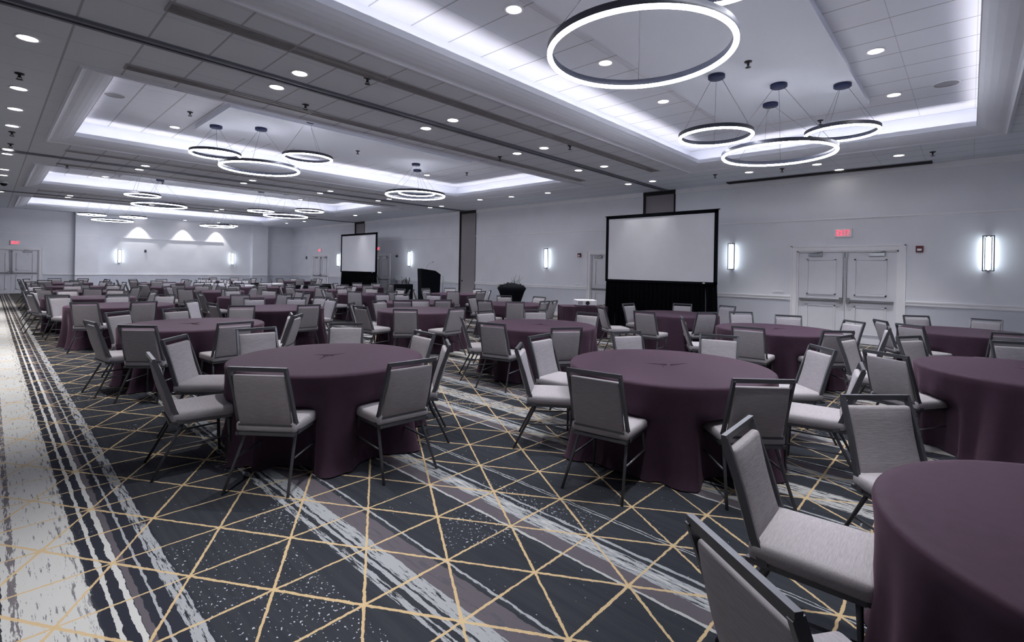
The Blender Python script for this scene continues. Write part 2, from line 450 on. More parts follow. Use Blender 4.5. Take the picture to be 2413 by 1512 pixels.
# pocket doors for the folding partition
for i, (a, b) in enumerate(pockets):
    t = empty('pocket_door', (XW, (a + b) / 2, 0))
    where = ('above the near projection screen', 'right of the black lectern, full height in view', 'above the far projection screen')[i]
    tag(t, 'tall mauve-grey pocket door panel %s' % where, 'pocket door', 'pocket doors along the right wall')
    bm = bmesh.new(); w = (b - a) / 2
    box(bm, .03, .07, -w + .05, w - .05, .03, ZC - .11); obj('door_panel', bm, m_pocket, t)
    bm = bmesh.new()
    box(bm, -.02, .12, w - .06, w, 0, ZC - .01)
    box(bm, -.02, .12, -w, -w + (.045 if i == 0 else .012), 0, ZC - .01)
    box(bm, -.03, .12, -w, w, ZC - .12, ZC - .01)
    obj('door_frame', bm, m_black, t)
    bm = bmesh.new(); lathe(bm, [(.0, -.012), (.032, -.012), (.036, 0), (.0, .0)], 16, cap=False)
    for v in bm.verts: v.co = Vector((v.co.z + .02, v.co.y + w - .18, v.co.x + 1.1))
    obj('flush_pull', bm, m_black, t)

# far wall: two pilasters with a recessed middle
bm = bmesh.new()
doorF = (-.22, 1.72, 2.16)
rect_boxes(bm, [(doorF[0], doorF[1], 0, doorF[2])], XL - .2, XW + .2, 0, .95, lambda p, q, lo, hi: box(bm, p, q, YF, YF + .2, lo, hi, mi=1))
rect_boxes(bm, [(doorF[0], doorF[1], 0, doorF[2])], XL - .2, XW + .2, .95, ZC, lambda p, q, lo, hi: box(bm, p, q, YF, YF + .2, lo, hi, mi=0))
box(bm, XL, XW, YF + .2, YF + .3, 0, ZC)
for a, b in ((3.02, 3.96), (11.5, 12.42)):
    box(bm, a, b, YF - .38, YF, .95, ZC, mi=0); box(bm, a, b, YF - .38, YF, 0, .95, mi=1)
struct('wall_back', bm, [m_wall, m_wall_low])
bm = bmesh.new()
for a, b, y in ((1.86, 3.02, YF), (3.02, 3.96, YF - .38), (3.96, 11.5, YF), (11.5, 12.42, YF - .38), (12.42, XW, YF), (XL, -.36, YF)):
    box(bm, a, b, y - .035, y, .93, 1.0); box(bm, a, b, y - .02, y, 0, .12)
struct('baseboard_back', bm, m_trim)
bm = bmesh.new()
for a, b, y, d in ((XL, 3.02, YF, .02), (3.02, 3.96, YF - .38, .02), (5.0, 9.9, YF, .05), (11.5, 12.42, YF - .38, .02), (12.42, XW, YF, .02)):
    box(bm, a, b, y - d, y, 2.95, 2.99)
struct('trim_7', bm, m_trim)
bm = bmesh.new(); box(bm, XL - .2, XL, YB - .2, YF + .2, 0, ZC); struct('wall_left', bm, m_wall)
bm = bmesh.new(); box(bm, XL - .2, XW + .2, YB - .2, YB, 0, ZC); struct('wall_front', bm, m_wall)

# ------------------------------------------------------------------ partition tracks, vents
for i, y in enumerate((6.86, 16.14, 25.6)):
    bm = bmesh.new()
    box(bm, XL, XW, y - .075, y - .03, ZC - .028, ZC, mi=0); box(bm, XL, XW, y + .03, y + .075, ZC - .028, ZC, mi=0)
    box(bm, XL, XW, y - .03, y + .03, ZC - .006, ZC, mi=1)
    box(bm, XL, XW, y - .115, y - .075, ZC - .008, ZC, mi=0); box(bm, XL, XW, y + .075, y + .115, ZC - .008, ZC, mi=0)
    struct('trim_%d' % (8 + i), bm, [m_track, m_slot])
def vent(x0, x1, yc, w, label, seed=0, n=6):
    t = empty('linear_vent', (0, yc, ZC)); tag(t, label, 'air vent', 'long ceiling air slots')
    bm = bmesh.new(); box(bm, x0, x1, -w / 2, w / 2, -.004, 0); obj('backing', bm, m_ventback, t)
    bm = bmesh.new()
    box(bm, x0 - .02, x1 + .02, -w / 2 - .022, -w / 2, -.014, 0); box(bm, x0 - .02, x1 + .02, w / 2, w / 2 + .022, -.014, 0)
    box(bm, x0 - .02, x0, -w / 2, w / 2, -.014, 0); box(bm, x1, x1 + .02, -w / 2, w / 2, -.014, 0)
    k = 0; x = x0
    while x < x1 - .05:
        x2 = min(x1, x + 1.21)
        box(bm, x2 - .02, x2, -w / 2, w / 2, -.012, 0)
        if k % 3 == 1:
            box(bm, x, x2, -w * .18, w * .18, -.010, 0)
        x = x2; k += 1
    obj('frame', bm, m_grille, t)
    bm = bmesh.new()
    for j in range(n):
        yy = -w / 2 + w * (j + .5) / n
        box(bm, x0, x1, yy - w / n * .20, yy + w / n * .20, -.011, -.003)
    obj('blades', bm, m_grille, t)
vent(1.18, 11.3, 5.76, .20, 'long dark ceiling air slot beside the nearest tray ceiling')
vent(1.18, 11.3, 7.94, .17, 'long ceiling air slot on the near side of the second tray ceiling', n=4)
vent(1.18, 11.3, 15.02, .17, 'long ceiling air slot behind the second tray ceiling', n=4)
vent(1.18, 11.3, 17.22, .17, 'long ceiling air slot on the near side of the third tray ceiling', n=4)
vent(1.18, 11.3, 24.35, .17, 'long ceiling air slot behind the third tray ceiling', n=4)
vent(1.18, 11.3, 26.6, .17, 'long ceiling air slot on the near side of the farthest tray ceiling', n=4)
# ceiling slot of the retracted screen by the right wall
t = empty('screen_housing', (13.95, 2.78, ZC)); tag(t, 'long black slot housing of a raised projection screen in the ceiling above the double doors', 'screen housing')
bm = bmesh.new(); box(bm, -.10, .10, -2.15, 2.15, -.035, -.001); obj('case', bm, m_black, t)
bm = bmesh.new(); box(bm, -.14, -.10, -2.15, 2.15, -.012, 0); obj('flange', bm, m_track, t)

# ------------------------------------------------------------------ downlights
def make_downlight():
    t = empty('downlight')
    bm = bmesh.new(); lathe(bm, [(.086, -.002), (.112, -.002), (.114, -.010), (.106, -.014), (.090, -.012), (.086, -.002)], 28, cap=False); obj('trim_ring', bm, m_plastic, t)
    bm = bmesh.new(); lathe(bm, [(.001, -.014), (.05, -.0125), (.088, -.007), (.088, -.001)], 24, cap=False); obj('lens', bm, m_lens, t)
    return t
DL0 = None
def spot(x, y, z, power, size=1.15, blend=1.0, col=(1.0, .98, .965), rot=(0, 0, 0), name='downlight_or_fill_lamp', rad=.06):
    l = bpy.data.lights.new(name, 'SPOT'); l.energy = power; l.spot_size = size; l.spot_blend = blend; l.color = col; l.shadow_soft_size = rad
    o = bpy.data.objects.new(name, l); COL.objects.link(o); o.location = (x, y, z); o.rotation_euler = rot
    return o
def downlight(x, y, z, label, group, power=1.0):
    global DL0
    if DL0 is None: DL0 = make_downlight(); t = DL0
    else: t = copy_tree(DL0)
    t.location = (x, y, z); tag(t, label, 'ceiling light', group)
    if power: spot(x, y, z - .03, L_SPOT * power)
WORD = ['nearest', 'second', 'third', 'fourth', 'fifth', 'sixth', 'seventh', 'eighth', 'ninth', 'tenth']
for i, y in enumerate((7.82, 10.2, 11.63, 13.13, 15.98, 16.69, 19.6, 20.95, 26.0)):
    downlight(.27, y, ZC, 'round recessed downlight above the left aisle, %s in its row' % WORD[i], 'downlights over the left aisle', 1.25)
for i, y in enumerate((2.4,)):
    spot(.27, y, ZC - .03, L_SPOT * 1.25)
for k, (yt, tn) in enumerate(((6.86, 'nearest'), (16.08, 'second'), (25.6, 'third'))):
    for side, d in (('near', -.42), ('far', .33)):
        xs = (2.75, 5.35, 7.78, 10.05, 12.5) if k < 2 else (2.1, 4.8, 7.3, 9.7, 12.2)
        if k == 2 : xs = xs[:4]
        for j, x in enumerate(xs):
            downlight(x, yt + d, ZC, 'recessed downlight on the %s side of the %s partition track, %s from the left' % (side, tn, ('first', 'second', 'third', 'fourth', 'fifth')[j]), 'downlights along the partition tracks', .10 if (k == 0 and x == 12.5) else .62)
for i, (x, y) in enumerate(((12.85, 1.11), (12.8, 2.57), (13.75, 2.3), (12.8, 4.02), (12.39, 10.06), (12.3, 11.6), (12.15, 13.02), (12.25, 19.86), (12.25, 22.04), (12.2, 27.6), (12.1, 29.8))):
    lb = ('above the right end of the double doors', 'above the middle of the double doors', 'closest to the wall above the double doors', 'above the wall left of the double doors',
          'above the white projector', 'above the flower planter', 'left of the one above the flower planter', 'between the lectern and the far projection screen', 'above the far projection screen', 'past the far projection screen', 'before the far right corner')[i]
    downlight(x, y, ZC, 'recessed downlight near the right wall, %s' % lb, 'downlights along the right wall', {13.75: 0, 12.25: .15}.get(x, .9))
for i, (x, y) in enumerate(((4.15, 3.93), (6.1, 3.92), (8.15, 4.02), (8.13, .97), (10.29, .97))):
    lb = ('at the top edge of the picture', 'seen inside the big ring', 'between the big and small rings', 'upper of two right of the rings', 'lower of two right of the rings')[i]
    downlight(x, y, ZR, 'downlight in the nearest tray ceiling, %s' % lb, 'downlights in the tray ceilings', .8)
for x, y in ((4.15, .97), (6.1, .97), (2.2, .97), (2.2, 3.93)): spot(x, y, ZR - .03, L_SPOT * .8)
for k, (yn, tn) in enumerate(((13.0, 'second'), (22.5, 'third'), (31.7, 'farthest'))):
    for j, x in enumerate((2.8, 9.75)):
        downlight(x, yn, ZR, 'downlight in the raised ceiling of the %s tray, %s' % (tn, ('left', 'right')[j]), 'downlights in the tray ceilings', .8)
        spot(x, yn - 3.4, ZR - .03, L_SPOT * .8)
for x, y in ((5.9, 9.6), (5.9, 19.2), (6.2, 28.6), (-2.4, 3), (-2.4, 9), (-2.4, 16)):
    spot(x, y, ZC - .03, L_SPOT * .6)  # extra lamps without fixtures, added to fill under trays and over the unseen left
for i, x in enumerate((5.68, 7.78, 9.52)):
    downlight(x, YF - .42, ZC, 'wall-washing downlight over the far wall, %s of three' % ('left', 'middle', 'right')[i], 'wall washers over the far wall', 0)
    spot(x, YF - .34, ZC - .04, 95, size=1.25, blend=.35, rot=(math.radians(-2), 0, 0), rad=.03)

# ------------------------------------------------------------------ sprinklers, speakers, dome camera
bm = bmesh.new(); lathe(bm, [(.0, 0), (.032, 0), (.030, -.008), (.010, -.012), (.010, -.035), (.0, -.036)], 14, cap=False)
me_esc = mesh_of('escutcheon', bm, m_sprk)
bm = bmesh.new(); lathe(bm, [(.0, -.05), (.022, -.05), (.024, -.053), (.0, -.055)], 12, cap=False)
for s in (-1, 1): bar(bm, (s * .012, 0, -.03), (s * .014, 0, -.051), .004, .004)
me_def = mesh_of('deflector', bm, m_sprk)
def sprinkler(x, y, z, label):
    t = empty('fire_sprinkler', (x, y, z)); tag(t, label, 'sprinkler', 'ceiling fire sprinklers')
    for n, me in (('escutcheon', me_esc), ('deflector', me_def)):
        o = bpy.data.objects.new(n, me); COL.objects.link(o); o.parent = t
        o.scale = (1.6, 1.6, 1.6)
for (u, v, z, lb) in ((46, 175, ZC, 'above the left aisle, nearest'), (28, 311, ZC, 'above the left aisle, between the fourth and fifth downlights'), (25, 339, ZC, 'above the left aisle just before the second track'),
                      (866, 186, ZC, 'between the nearest air slot and partition track'), (720, 248, ZC, 'beside the air slot near the second tray'), (1343, 343, ZC, 'right end beside the nearest air slot'), (1178, 369, ZC, 'right end beside the second air slot'),
                      (2198, 358, ZC, 'above the right end of the black screen slot'), (1685, 411, ZC, 'above the left end of the black screen slot'), (1843, 397, ZC, 'below the large ring near the black screen slot'),
                      (448, 264, ZR, 'in the second tray, left of the dropped panel'), (843, 355, 4.56, 'on the dropped panel of the second tray'), (1763, 147, 4.56, 'right of the big ring on the dropped panel'), (1933, 284, 4.56, 'behind the small right ring'), (1100, 406, ZR, 'right corner of the second tray'),
                      (383, 427, 4.56, 'on the dropped panel of the third tray'), (158, 389, ZC, 'left of the third tray')):
    p = onz(u, v + 3, z - .03)
    sprinkler(p.x, p.y, z, 'small dark fire sprinkler %s' % lb)
for (u, v, lb) in ((270, 224, 'left end of the second tray ceiling'), (2230, 197, 'right end of the nearest tray ceiling')):
    p = onz(u, v, ZR); t = empty('ceiling_speaker', (p.x, p.y, ZR)); tag(t, 'flush round grey ceiling speaker at the %s' % lb, 'ceiling speaker')
    bm = bmesh.new(); lathe(bm, [(.15, 0), (.17, 0), (.168, -.008), (.15, -.008)], 32, cap=False); obj('rim', bm, m_plastic, t)
    bm = bmesh.new(); lathe(bm, [(.001, -.004), (.15, -.003)], 32, cap=False); obj('grille', bm, m_speaker, t)
p = onz(7, 428, ZC); t = empty('dome_camera', (p.x + .02, p.y, ZC)); tag(t, 'small dark dome camera on the ceiling at the left edge', 'security camera')
bm = bmesh.new(); lathe(bm, [(.001, 0), (.10, 0), (.10, -.04), (.085, -.05)], 24, cap=False); obj('base', bm, m_plastic, t)
bm = bmesh.new(); lathe(bm, [(.085, -.05), (.08, -.09), (.05, -.125), (.001, -.135)], 24, cap=False); obj('dome', bm, m_black, t)

# ------------------------------------------------------------------ ring pendants
def ring_pendant(x, y, z, r, zc, label, group, extra=None, ph=0.4):
    t = empty('ring_pendant', (x, y, zc)); tag(t, label, 'pendant light', group)
    zz = z - zc
    n = 72
    bm = bmesh.new(); lathe(bm, [(r - .022, zz - .010), (r - .022, zz + .046), (r + .022, zz + .046), (r + .022, zz - .010)], n, cap=False, smooth=False)
    for f in bm.faces: f.smooth = True
    obj('ring_housing', bm, m_ringhouse, t)
    bm = bmesh.new(); lathe(bm, [(r - .021, zz - .010), (r - .021, zz - .022), (r - .014, zz - .032), (r + .014, zz - .032), (r + .021, zz - .022), (r + .021, zz - .010)], n, cap=False); obj('diffuser', bm, m_ring, t)
    cps = [(0, 0)] + ([extra] if extra else [])
    for k, (cx_, cy_) in enumerate(cps):
        bm = bmesh.new(); lathe(bm, [(.001, -.055), (.105, -.055), (.118, -.045), (.118, 0), (.001, 0)], 28, c=(cx_, cy_, 0), cap=False); obj('canopy', bm, m_blue, t)
    for k in range(3):
        a = ph + k * 2 * PI / 3
        bm = bmesh.new(); tube(bm, [(.07 * math.cos(a), .07 * math.sin(a), -.05), (r * math.cos(a), r * math.sin(a), zz + .05)], .0028, 5); obj('cable', bm, m_wire, t)
        if extra:
            bm = bmesh.new(); tube(bm, [(extra[0] + .05 * math.cos(a), extra[1] + .05 * math.sin(a), -.05), (r * math.cos(a + .9), r * math.sin(a + .9), zz + .05)], .0022, 5); obj('cable', bm, m_wire, t)
BP = 4.56
RG = 'glowing ring pendants under the tray ceilings'
for a in ((3.77, 2.09, 3.5, .76, 'very large glowing ring pendant at the top of the picture', None, 2.6),
          (3.80, 1.45, 3.95, .475, 'ring pendant cut off by the top edge of the picture, only a short arc showing', None, 0),
          (7.35, 2.79, 3.66, .50, 'small ring pendant of the near right cluster, left one', None, .4),
          (8.31, 2.20, 3.49, .775, 'largest and lowest ring pendant of the near right cluster', (.85, .35), .2),
          (8.92, 1.47, 3.82, .475, 'small ring pendant of the near right cluster, right one', None, .9),
          (3.27, 11.75, 3.96, .46, 'small ring pendant of the second tray, left of its big ring', None, .3),
          (3.97, 11.18, 3.70, .76, 'big ring pendant in the left half of the second tray', None, 0),
          (4.58, 10.25, 3.90, .475, 'small ring pendant of the second tray, right of its big ring', None, .6),
          (8.22, 11.48, 3.68, .81, 'big ring pendant in the right half of the second tray', None, 0),
          (8.75, 12.15, 3.87, .52, 'small ring pendant seen inside the big ring of the second tray', None, .5),
          (3.37, 19.5, 3.80, .46, 'small ring pendant of the third tray, upper left', None, 0),
          (4.10, 20.9, 3.66, .79, 'big ring pendant in the left half of the third tray', None, 0),
          (7.40, 20.7, 3.78, .455, 'small ring pendant of the third tray, left of the right big ring', None, 0),
          (8.30, 20.5, 3.65, .81, 'big ring pendant in the right half of the third tray', None, 0),
          (8.60, 19.0, 3.78, .50, 'small ring pendant of the third tray, rightmost', None, 0),
          (3.20, 29.3, 3.78, .485, 'small ring pendant of the farthest tray, leftmost', None, 0),
          (4.15, 30.8, 3.68, .79, 'big ring pendant in the left half of the farthest tray', None, 0),
          (4.70, 29.2, 3.79, .50, 'small ring pendant of the farthest tray, right of the left big ring', None, 0),
          (8.40, 29.6, 3.67, .79, 'big ring pendant in the right half of the farthest tray', None, 0),
          (9.1, 30.4, 3.80, .50, 'small ring pendant in the right half of the farthest tray', None, 0)):
    under = any((2.6 if i == 0 else 3.05) + .1 < a[0] < (10.25 if i == 0 else 9.15) - .1 and abs(a[1] - (2.42 if i == 0 else (c[2] + c[3]) / 2)) < 1.0 for i, c in enumerate(CO))
    ring_pendant(a[0], a[1], a[2], a[3], BP if under else ZR, a[4], RG, a[5], a[6])

# ------------------------------------------------------------------ doors
def rbox(a, b): return (min(a, b), max(a, b))
def build_door(n, kind, a0, a1, h, closers=True, bars=True):
    """kind 'R': right wall (a = y, facing -x); 'F': far wall (a = x, facing -y)"""
    if kind == 'R': P = lambda s, d, z: Vector((XW - d, s, z))
    else: P = lambda s, d, z: Vector((s, YF - d, z))
    def B(bm, s0, s1, d0, d1, z0, z1):
        p, q = P(s0, d0, z0), P(s1, d1, z1)
        box(bm, *rbox(p.x, q.x), *rbox(p.y, q.y), *rbox(p.z, q.z))
    root = tag(empty('door_%d' % n), kind='structure')
    bm = bmesh.new()
    for s0, s1 in ((a0 - .13, a0), (a1, a1 + .13)):
        B(bm, s0, s1, 0, .03, 0, h + .13); B(bm, s0 + (.0 if s0 < a0 else .10), s0 + (.03 if s0 < a0 else .13), .03, .045, 0, h + .13)
    B(bm, a0, a1, 0, .03, h, h + .13); B(bm, a0 - .13, a1 + .13, .03, .045, h + .10, h + .13)
    for s0, s1 in ((a0, a0 + .035), (a1 - .035, a1)): B(bm, s0, s1, -.12, 0, 0, h)
    B(bm, a0, a1, -.12, 0, h - .035, h)
    obj('door_frame', bm, m_trim, root)
    mid = (a0 + a1) / 2
    for k, (s0, s1) in enumerate(((a0 + .035, mid - .004), (mid + .004, a1 - .035))):
        w = s1 - s0
        bm = bmesh.new(); B(bm, s0, s1, -.09, -.045, .012, h - .04)
        for z0, z1 in ((.22, .90), (1.15, h - .20)):
            i0, i1 = s0 + w * .23, s1 - w * .23
            for (q0, q1, y0, y1) in ((i0 - .045, i1 + .045, z0, z0 + .03), (i0 - .045, i1 + .045, z1 - .03, z1), (i0 - .045, i0 - .015, z0, z1), (i1 + .015, i1 + .045, z0, z1)):
                B(bm, q0, q1, -.045, -.020, y0, y1)
            B(bm, i0, i1, -.045, -.037, z0 + .05, z1 - .05)
        lf = obj('door_leaf', bm, m_door, root)
        if bars:
            bm = bmesh.new(); B(bm, s0 + .05, s1 - .03, -.045, .03, 1.0, 1.045)
            e = s1 - .10 if k == 0 else s0 + .03
            B(bm, e, e + .07, -.045, .04, .97, 1.09)
            obj('panic_bar', bm, m_chrome, lf)
            e = s1 - .03 if k == 0 else s0 + .03
            bm = bmesh.new(); tube(bm, [P(e, -.02, 1.05), P(e, -.02, h - .08)], .009, 6); B(bm, e - .02, e + .02, -.045, -.01, h - .16, h - .05)
            obj('vertical_rod', bm, m_chrome, lf)
        if closers:
            c = (s0 + s1) / 2 + (-.12 if k == 0 else .12)
            bm = bmesh.new(); B(bm, c - .15, c + .15, -.045, .02, h - .13, h - .065)
            bar(bm, P(c + .1, -.01, h - .05), P(c - .16, .02, h - .02), .02, .015)
            obj('door_closer', bm, m_chrome, lf)
build_door(1, 'R', *doorsR[0]); build_door(2, 'R', *doorsR[1]); build_door(3, 'R', *doorsR[3]); build_door(4, 'R', *doorsR[2]); build_door(5, 'F', *doorF)
bm = bmesh.new(); lathe(bm, [(.001, 0), (.012, 0)], 12, cap=False)
for v in bm.verts: v.co = Vector((XW + .044 - .001, v.co.x + 2.72, v.co.y + 1.52))
o = obj('peephole', bm, m_black); o.parent = [c for c in bpy.data.objects['door_1'].children if c.name.startswith('door_leaf')][1]

# ------------------------------------------------------------------ sconces, exit signs, small wall fittings
def wall_mat(kind, s, z):
    """local x along the wall, y out of the wall"""
    if kind == 'R': return Vector((XW, s, z)), PI / 2
    return Vector((s, YF, z)), PI
def sconce(kind, s, z, label):
    loc, rz = wall_mat(kind, s, z); t = empty('wall_sconce', loc, rz); tag(t, label, 'wall lamp', 'tall glowing wall sconces')
    bm = bmesh.new(); box(bm, -.05, .05, .0, .02, -.33, .33); obj('back_plate', bm, m_darkmetal, t)
    bm = bmesh.new(); tube(bm, [(0, .065, -.335), (0, .065, .335)], .038, 16); obj('glass_tube', bm, m_sconce, t)
    bm = bmesh.new()
    for x in (-.085, .085): box(bm, x - .009, x + .009, .098, .116, -.37, .37)
    for z0 in (-.37, .352): box(bm, -.085, .085, .098, .116, z0, z0 + .018); box(bm, -.02, .02, .0, .10, z0, z0 + .018)
    for x in (-.03, .03):
        box(bm, x - .008, x + .008, .03, .10, .33, .36); box(bm, x - .008, x + .008, .03, .10, -.36, -.33)
    obj('frame', bm, m_darkmetal, t)
sconce('R', -.27, 2.14, 'tall glowing wall sconce at the right edge, right of the double doors')
sconce('R', 4.85, 2.10, 'tall glowing wall sconce between the near projection screen and the double doors')
sconce('R', 11.47, 2.06, 'tall glowing wall sconce in the middle, left of the near projection screen')
sconce('R', 20.13, 2.06, 'tall glowing wall sconce above the black lectern')
sconce('R', 27.3, 2.0, 'glowing wall sconce half hidden left of the far projection screen')
sconce('F', 4.85, 1.95, 'glowing sconce on the far wall, left one')
sconce('F', 10.42, 1.98, 'glowing sconce on the far wall, right one')

def exit_sign(kind, s, z, label, w=.36, h=.21):
    loc, rz = wall_mat(kind, s, z); t = empty('exit_sign', loc, rz); tag(t, label, 'exit sign', 'red exit signs')
    bm = bmesh.new(); box(bm, -w / 2, w / 2, 0, .05, -h / 2, h / 2); obj('case', bm, m_plastic, t, bevel=.004)
    bm = bmesh.new(); box(bm, -w / 2 + .02, w / 2 - .02, .05, .053, -h / 2 + .02, h / 2 - .02); obj('face', bm, m_exitface, t)
    bm = bmesh.new(); lh, lw, st = .13, .055, .018
    def R_(x0, x1, z0, z1): box(bm, x0, x1, .053, .056, z0, z1)
    def D_(xa, za, xb, zb): bar(bm, (xa, .0545, za), (xb, .0545, zb), st * .9, .003, up=Vector((0, 1, 0)))
    xs = (.105, .038, -.030, -.098)
    # seen from in front, local +x points to the viewer's left
    x = xs[0] + lw / 2
    R_(x - st, x, -lh / 2, lh / 2); R_(x - lw, x, lh / 2 - st, lh / 2); R_(x - lw * .85, x, -st / 2, st / 2); R_(x - lw, x, -lh / 2, -lh / 2 + st)
    x = xs[1]; D_(x + lw / 2, lh / 2, x - lw / 2, -lh / 2); D_(x - lw / 2, lh / 2, x + lw / 2, -lh / 2)
    x = xs[2]; R_(x - st / 2, x + st / 2, -lh / 2, lh / 2)
    x = xs[3]; R_(x - lw / 2, x + lw / 2, lh / 2 - st, lh / 2); R_(x - st / 2, x + st / 2, -lh / 2, lh / 2)
    obj('lettering', bm, m_exit, t)
exit_sign('R', 2.26, 2.66, 'red EXIT sign above the double doors on the right')
exit_sign('R', 29.72, 2.60, 'small red exit sign above the farthest right-wall door')
exit_sign('R', 23.0, 2.60, 'red exit sign peeking out right of the far projection screen')
exit_sign('R', 8.75, 2.62, 'red exit sign whose edge shows left of the near projection screen', w=.40)
exit_sign('F', .88, 2.48, 'red exit sign above the doors at the far left')

def wallbox(name, kind, s, z, w, h, d, m, label, cat, extra=None):
    loc, rz = wall_mat(kind, s, z); t = empty(name, loc, rz); tag(t, label, cat)
    bm = bmesh.new(); box(bm, -w / 2, w / 2, 0, d, -h / 2, h / 2); obj('housing', bm, m, t, bevel=.004)
    bm = bmesh.new(); box(bm, -w * .3, w * .3, d, d + .006, -h * .3, h * .05); obj('face', bm, extra or m_plastic, t)
wallbox('fire_alarm', 'R', .83, 2.25, .13, .14, .05, m_pull, 'dark red fire alarm on the wall right of the double doors', 'fire alarm')
wallbox('fire_alarm', 'R', 10.02, 2.17, .12, .14, .05, m_pull, 'small red fire alarm left of the door behind the near projection screen', 'fire alarm')
wallbox('wall_switch', 'R', 3.68, 1.18, .26, .06, .015, m_trim, 'long pale switch plate left of the double doors', 'light switch', m_wall)
wallbox('wall_switch', 'R', 10.03, 1.17, .26, .06, .015, m_trim, 'long pale switch plate left of the door behind the near projection screen', 'light switch', m_wall)
wallbox('wall_switch', 'R', 14.95, 1.17, .06, .10, .015, m_trim, 'small switch just right of the tall mauve pocket door', 'light switch', m_wall_low)
wallbox('wall_switch', 'R', 21.3, 1.17, .26, .07, .015, m_trim, 'pale switch plate right of the far projection screen', 'light switch', m_wall)
wallbox('wall_box', 'R', 21.25, 2.2, .16, .12, .06, m_darkmetal, 'dark little box on the wall right of the far screen door', 'wall box', m_black)
wallbox('wall_box', 'R', 31.6, 2.15, .12, .18, .06, m_darkmetal, 'dark little box left of the farthest right-wall door', 'wall box', m_black)
wallbox('wall_box', 'F', 6.0, 2.28, .10, .14, .06, m_darkmetal, 'dark little box on the far wall right of the left sconce', 'wall box', m_black)
wallbox('wall_outlet', 'R', 4.32, .42, .08, .12, .012, m_black, 'small dark floor-level wall plate left of the double doors', 'outlet', m_black)

# ------------------------------------------------------------------ projection screens
def screen(x, y0, y1, label):
    t = empty('projection_screen', (x, (y0 + y1) / 2, 0)); tag(t, label, 'projection screen', 'dressed projection screens')
    w = (y1 - y0) / 2
    bm = bmesh.new()
    box(bm, -.012, .0, -w + .08, w - .08, 1.39, 3.20); obj('screen_surface', bm, m_screen, t)
    bm = bmesh.new()
    for a, b, z0, z1 in ((-w, w, 3.20, 3.29), (-w, w, 1.33, 1.39), (-w, -w + .08, 1.33, 3.29), (w - .08, w, 1.33, 3.29)):
        box(bm, -.03, .03, a, b, z0, z1)
    box(bm, -.035, .035, -w - .04, w + .04, 3.275, 3.295)
    obj('border_frame', bm, m_drape, t)
    bm = bmesh.new(); n = 150; rows = 5; vs = []
    for j in range(rows):
        z = 1.34 * (1 - j / (rows - 1)) + .01
        row = []
        for i in range(n + 1):
            s = -w + 2 * w * i / n
            am = .018 + .03 * (1 - z / 1.34)
            row.append(bm.verts.new((am * math.sin(i * 1.05 + .5 * math.sin(i * .31)) + .01, s + .05 * (1 - z / 1.34) * (1 if i > n / 2 else -1) * abs(i / n - .5) * 2, z)))
        vs.append(row)
    for j in range(rows - 1):
        for i in range(n):
            f = bm.faces.new((vs[j][i], vs[j][i + 1], vs[j + 1][i + 1], vs[j + 1][i])); f.smooth = True
    bmesh.ops.solidify(bm, geom=bm.faces[:], thickness=.006)
    obj('skirt', bm, m_drape, t)
    for s in (-1, 1):
        bm = bmesh.new(); bar(bm, (.05, s * (w - .3), 1.4), (.05, s * (w - .3), .02), .04, .04); bar(bm, (.05, s * (w - .3), 1.6), (.75, s * (w - .3), .03), .03, .03); bar(bm, (.03, s * (w - .3), .02), (.80, s * (w - .3), .02), .04, .04)
        obj('stand_leg', bm, m_darkmetal, t)
    bm = bmesh.new(); box(bm, -.036, -.03, -w + .30, -w + .36, 1.345, 1.375); obj('logo_plate', bm, m_plastic, t)
screen(12.88, 4.78, 8.12, 'large projection screen with black skirt left of the double doors')
screen(12.72, 20.8, 24.25, 'smaller looking projection screen with black skirt far along the right wall')

# ------------------------------------------------------------------ tables
TBL = dict(T1=(2.22, 4.42, .86), T2=(4.33, 2.04, .90), T3=(2.556, -.558, .84), T4=(6.6, -.46, .88), T5=(10.72, .03, .88), T6=(8.5, 2.22, .88), T7=(5.93, 4.94, .88), T8=(9.85, 4.5, .85),
           T10=(6.07, 8.18, .88), T11=(2.03, 8.08, .88), T12=(4.02, 10.25, .88), T13=(1.85, 12.5, .88), T14=(9.05, 8.45, .85), T15=(7.45, 10.15, .88), T16=(1.69, 15.51, .88),
           F1=(1.9, 18.9, .88), F2=(2.0, 22.6, .88), F3=(2.1, 26.6, .88), F4=(4.9, 14.0, .88), F5=(4.9, 17.6, .88), F6=(4.6, 21.2, .88), F7=(5.0, 25.4, .88),
           F8=(8.2, 14.0, .88), F9=(8.2, 17.3, .88), F10=(7.35, 20.0, .88), F11=(8.6, 27.9, .88), F12=(10.9, 12.9, .85), F13=(11.6, 27.0, .88), F14=(10.9, 18.9, .88))
TD = dict(T1='the left foreground table', T2='the centre right foreground table', T3='the table cut by the lower right corner', T4='the table cut by the right edge, mid-height',
          T5='the table nearest the right wall', T6='the table before the double doors', T7='the table between the two foreground tables', T8='the table before the near projection screen',
          T10='the mid-room table below the mauve pocket door', T11='the second table along the left aisle', T12='the table right behind the second aisle table', T13='the third table along the left aisle',
          T14='the table before the rounded black planter', T15='the table before the lectern', T16='the fourth table along the left aisle',
          F1='the fifth table along the left aisle', F2='the sixth table along the left aisle', F3='the last table along the left aisle', F4='the table beside the fourth aisle table', F5='the table beside the fifth aisle table',
          F6='the table beside the sixth aisle table', F7='the table beside the last aisle table', F8='the mid-room table two behind the lectern line', F9='the mid-room table left of the far screen', F10='the table behind the far screen table',
          F11='the farthest mid-room table', F12='the table left of the rounded black planter', F13='the farthest table along the right wall', F14='the table at the foot of the far screen')
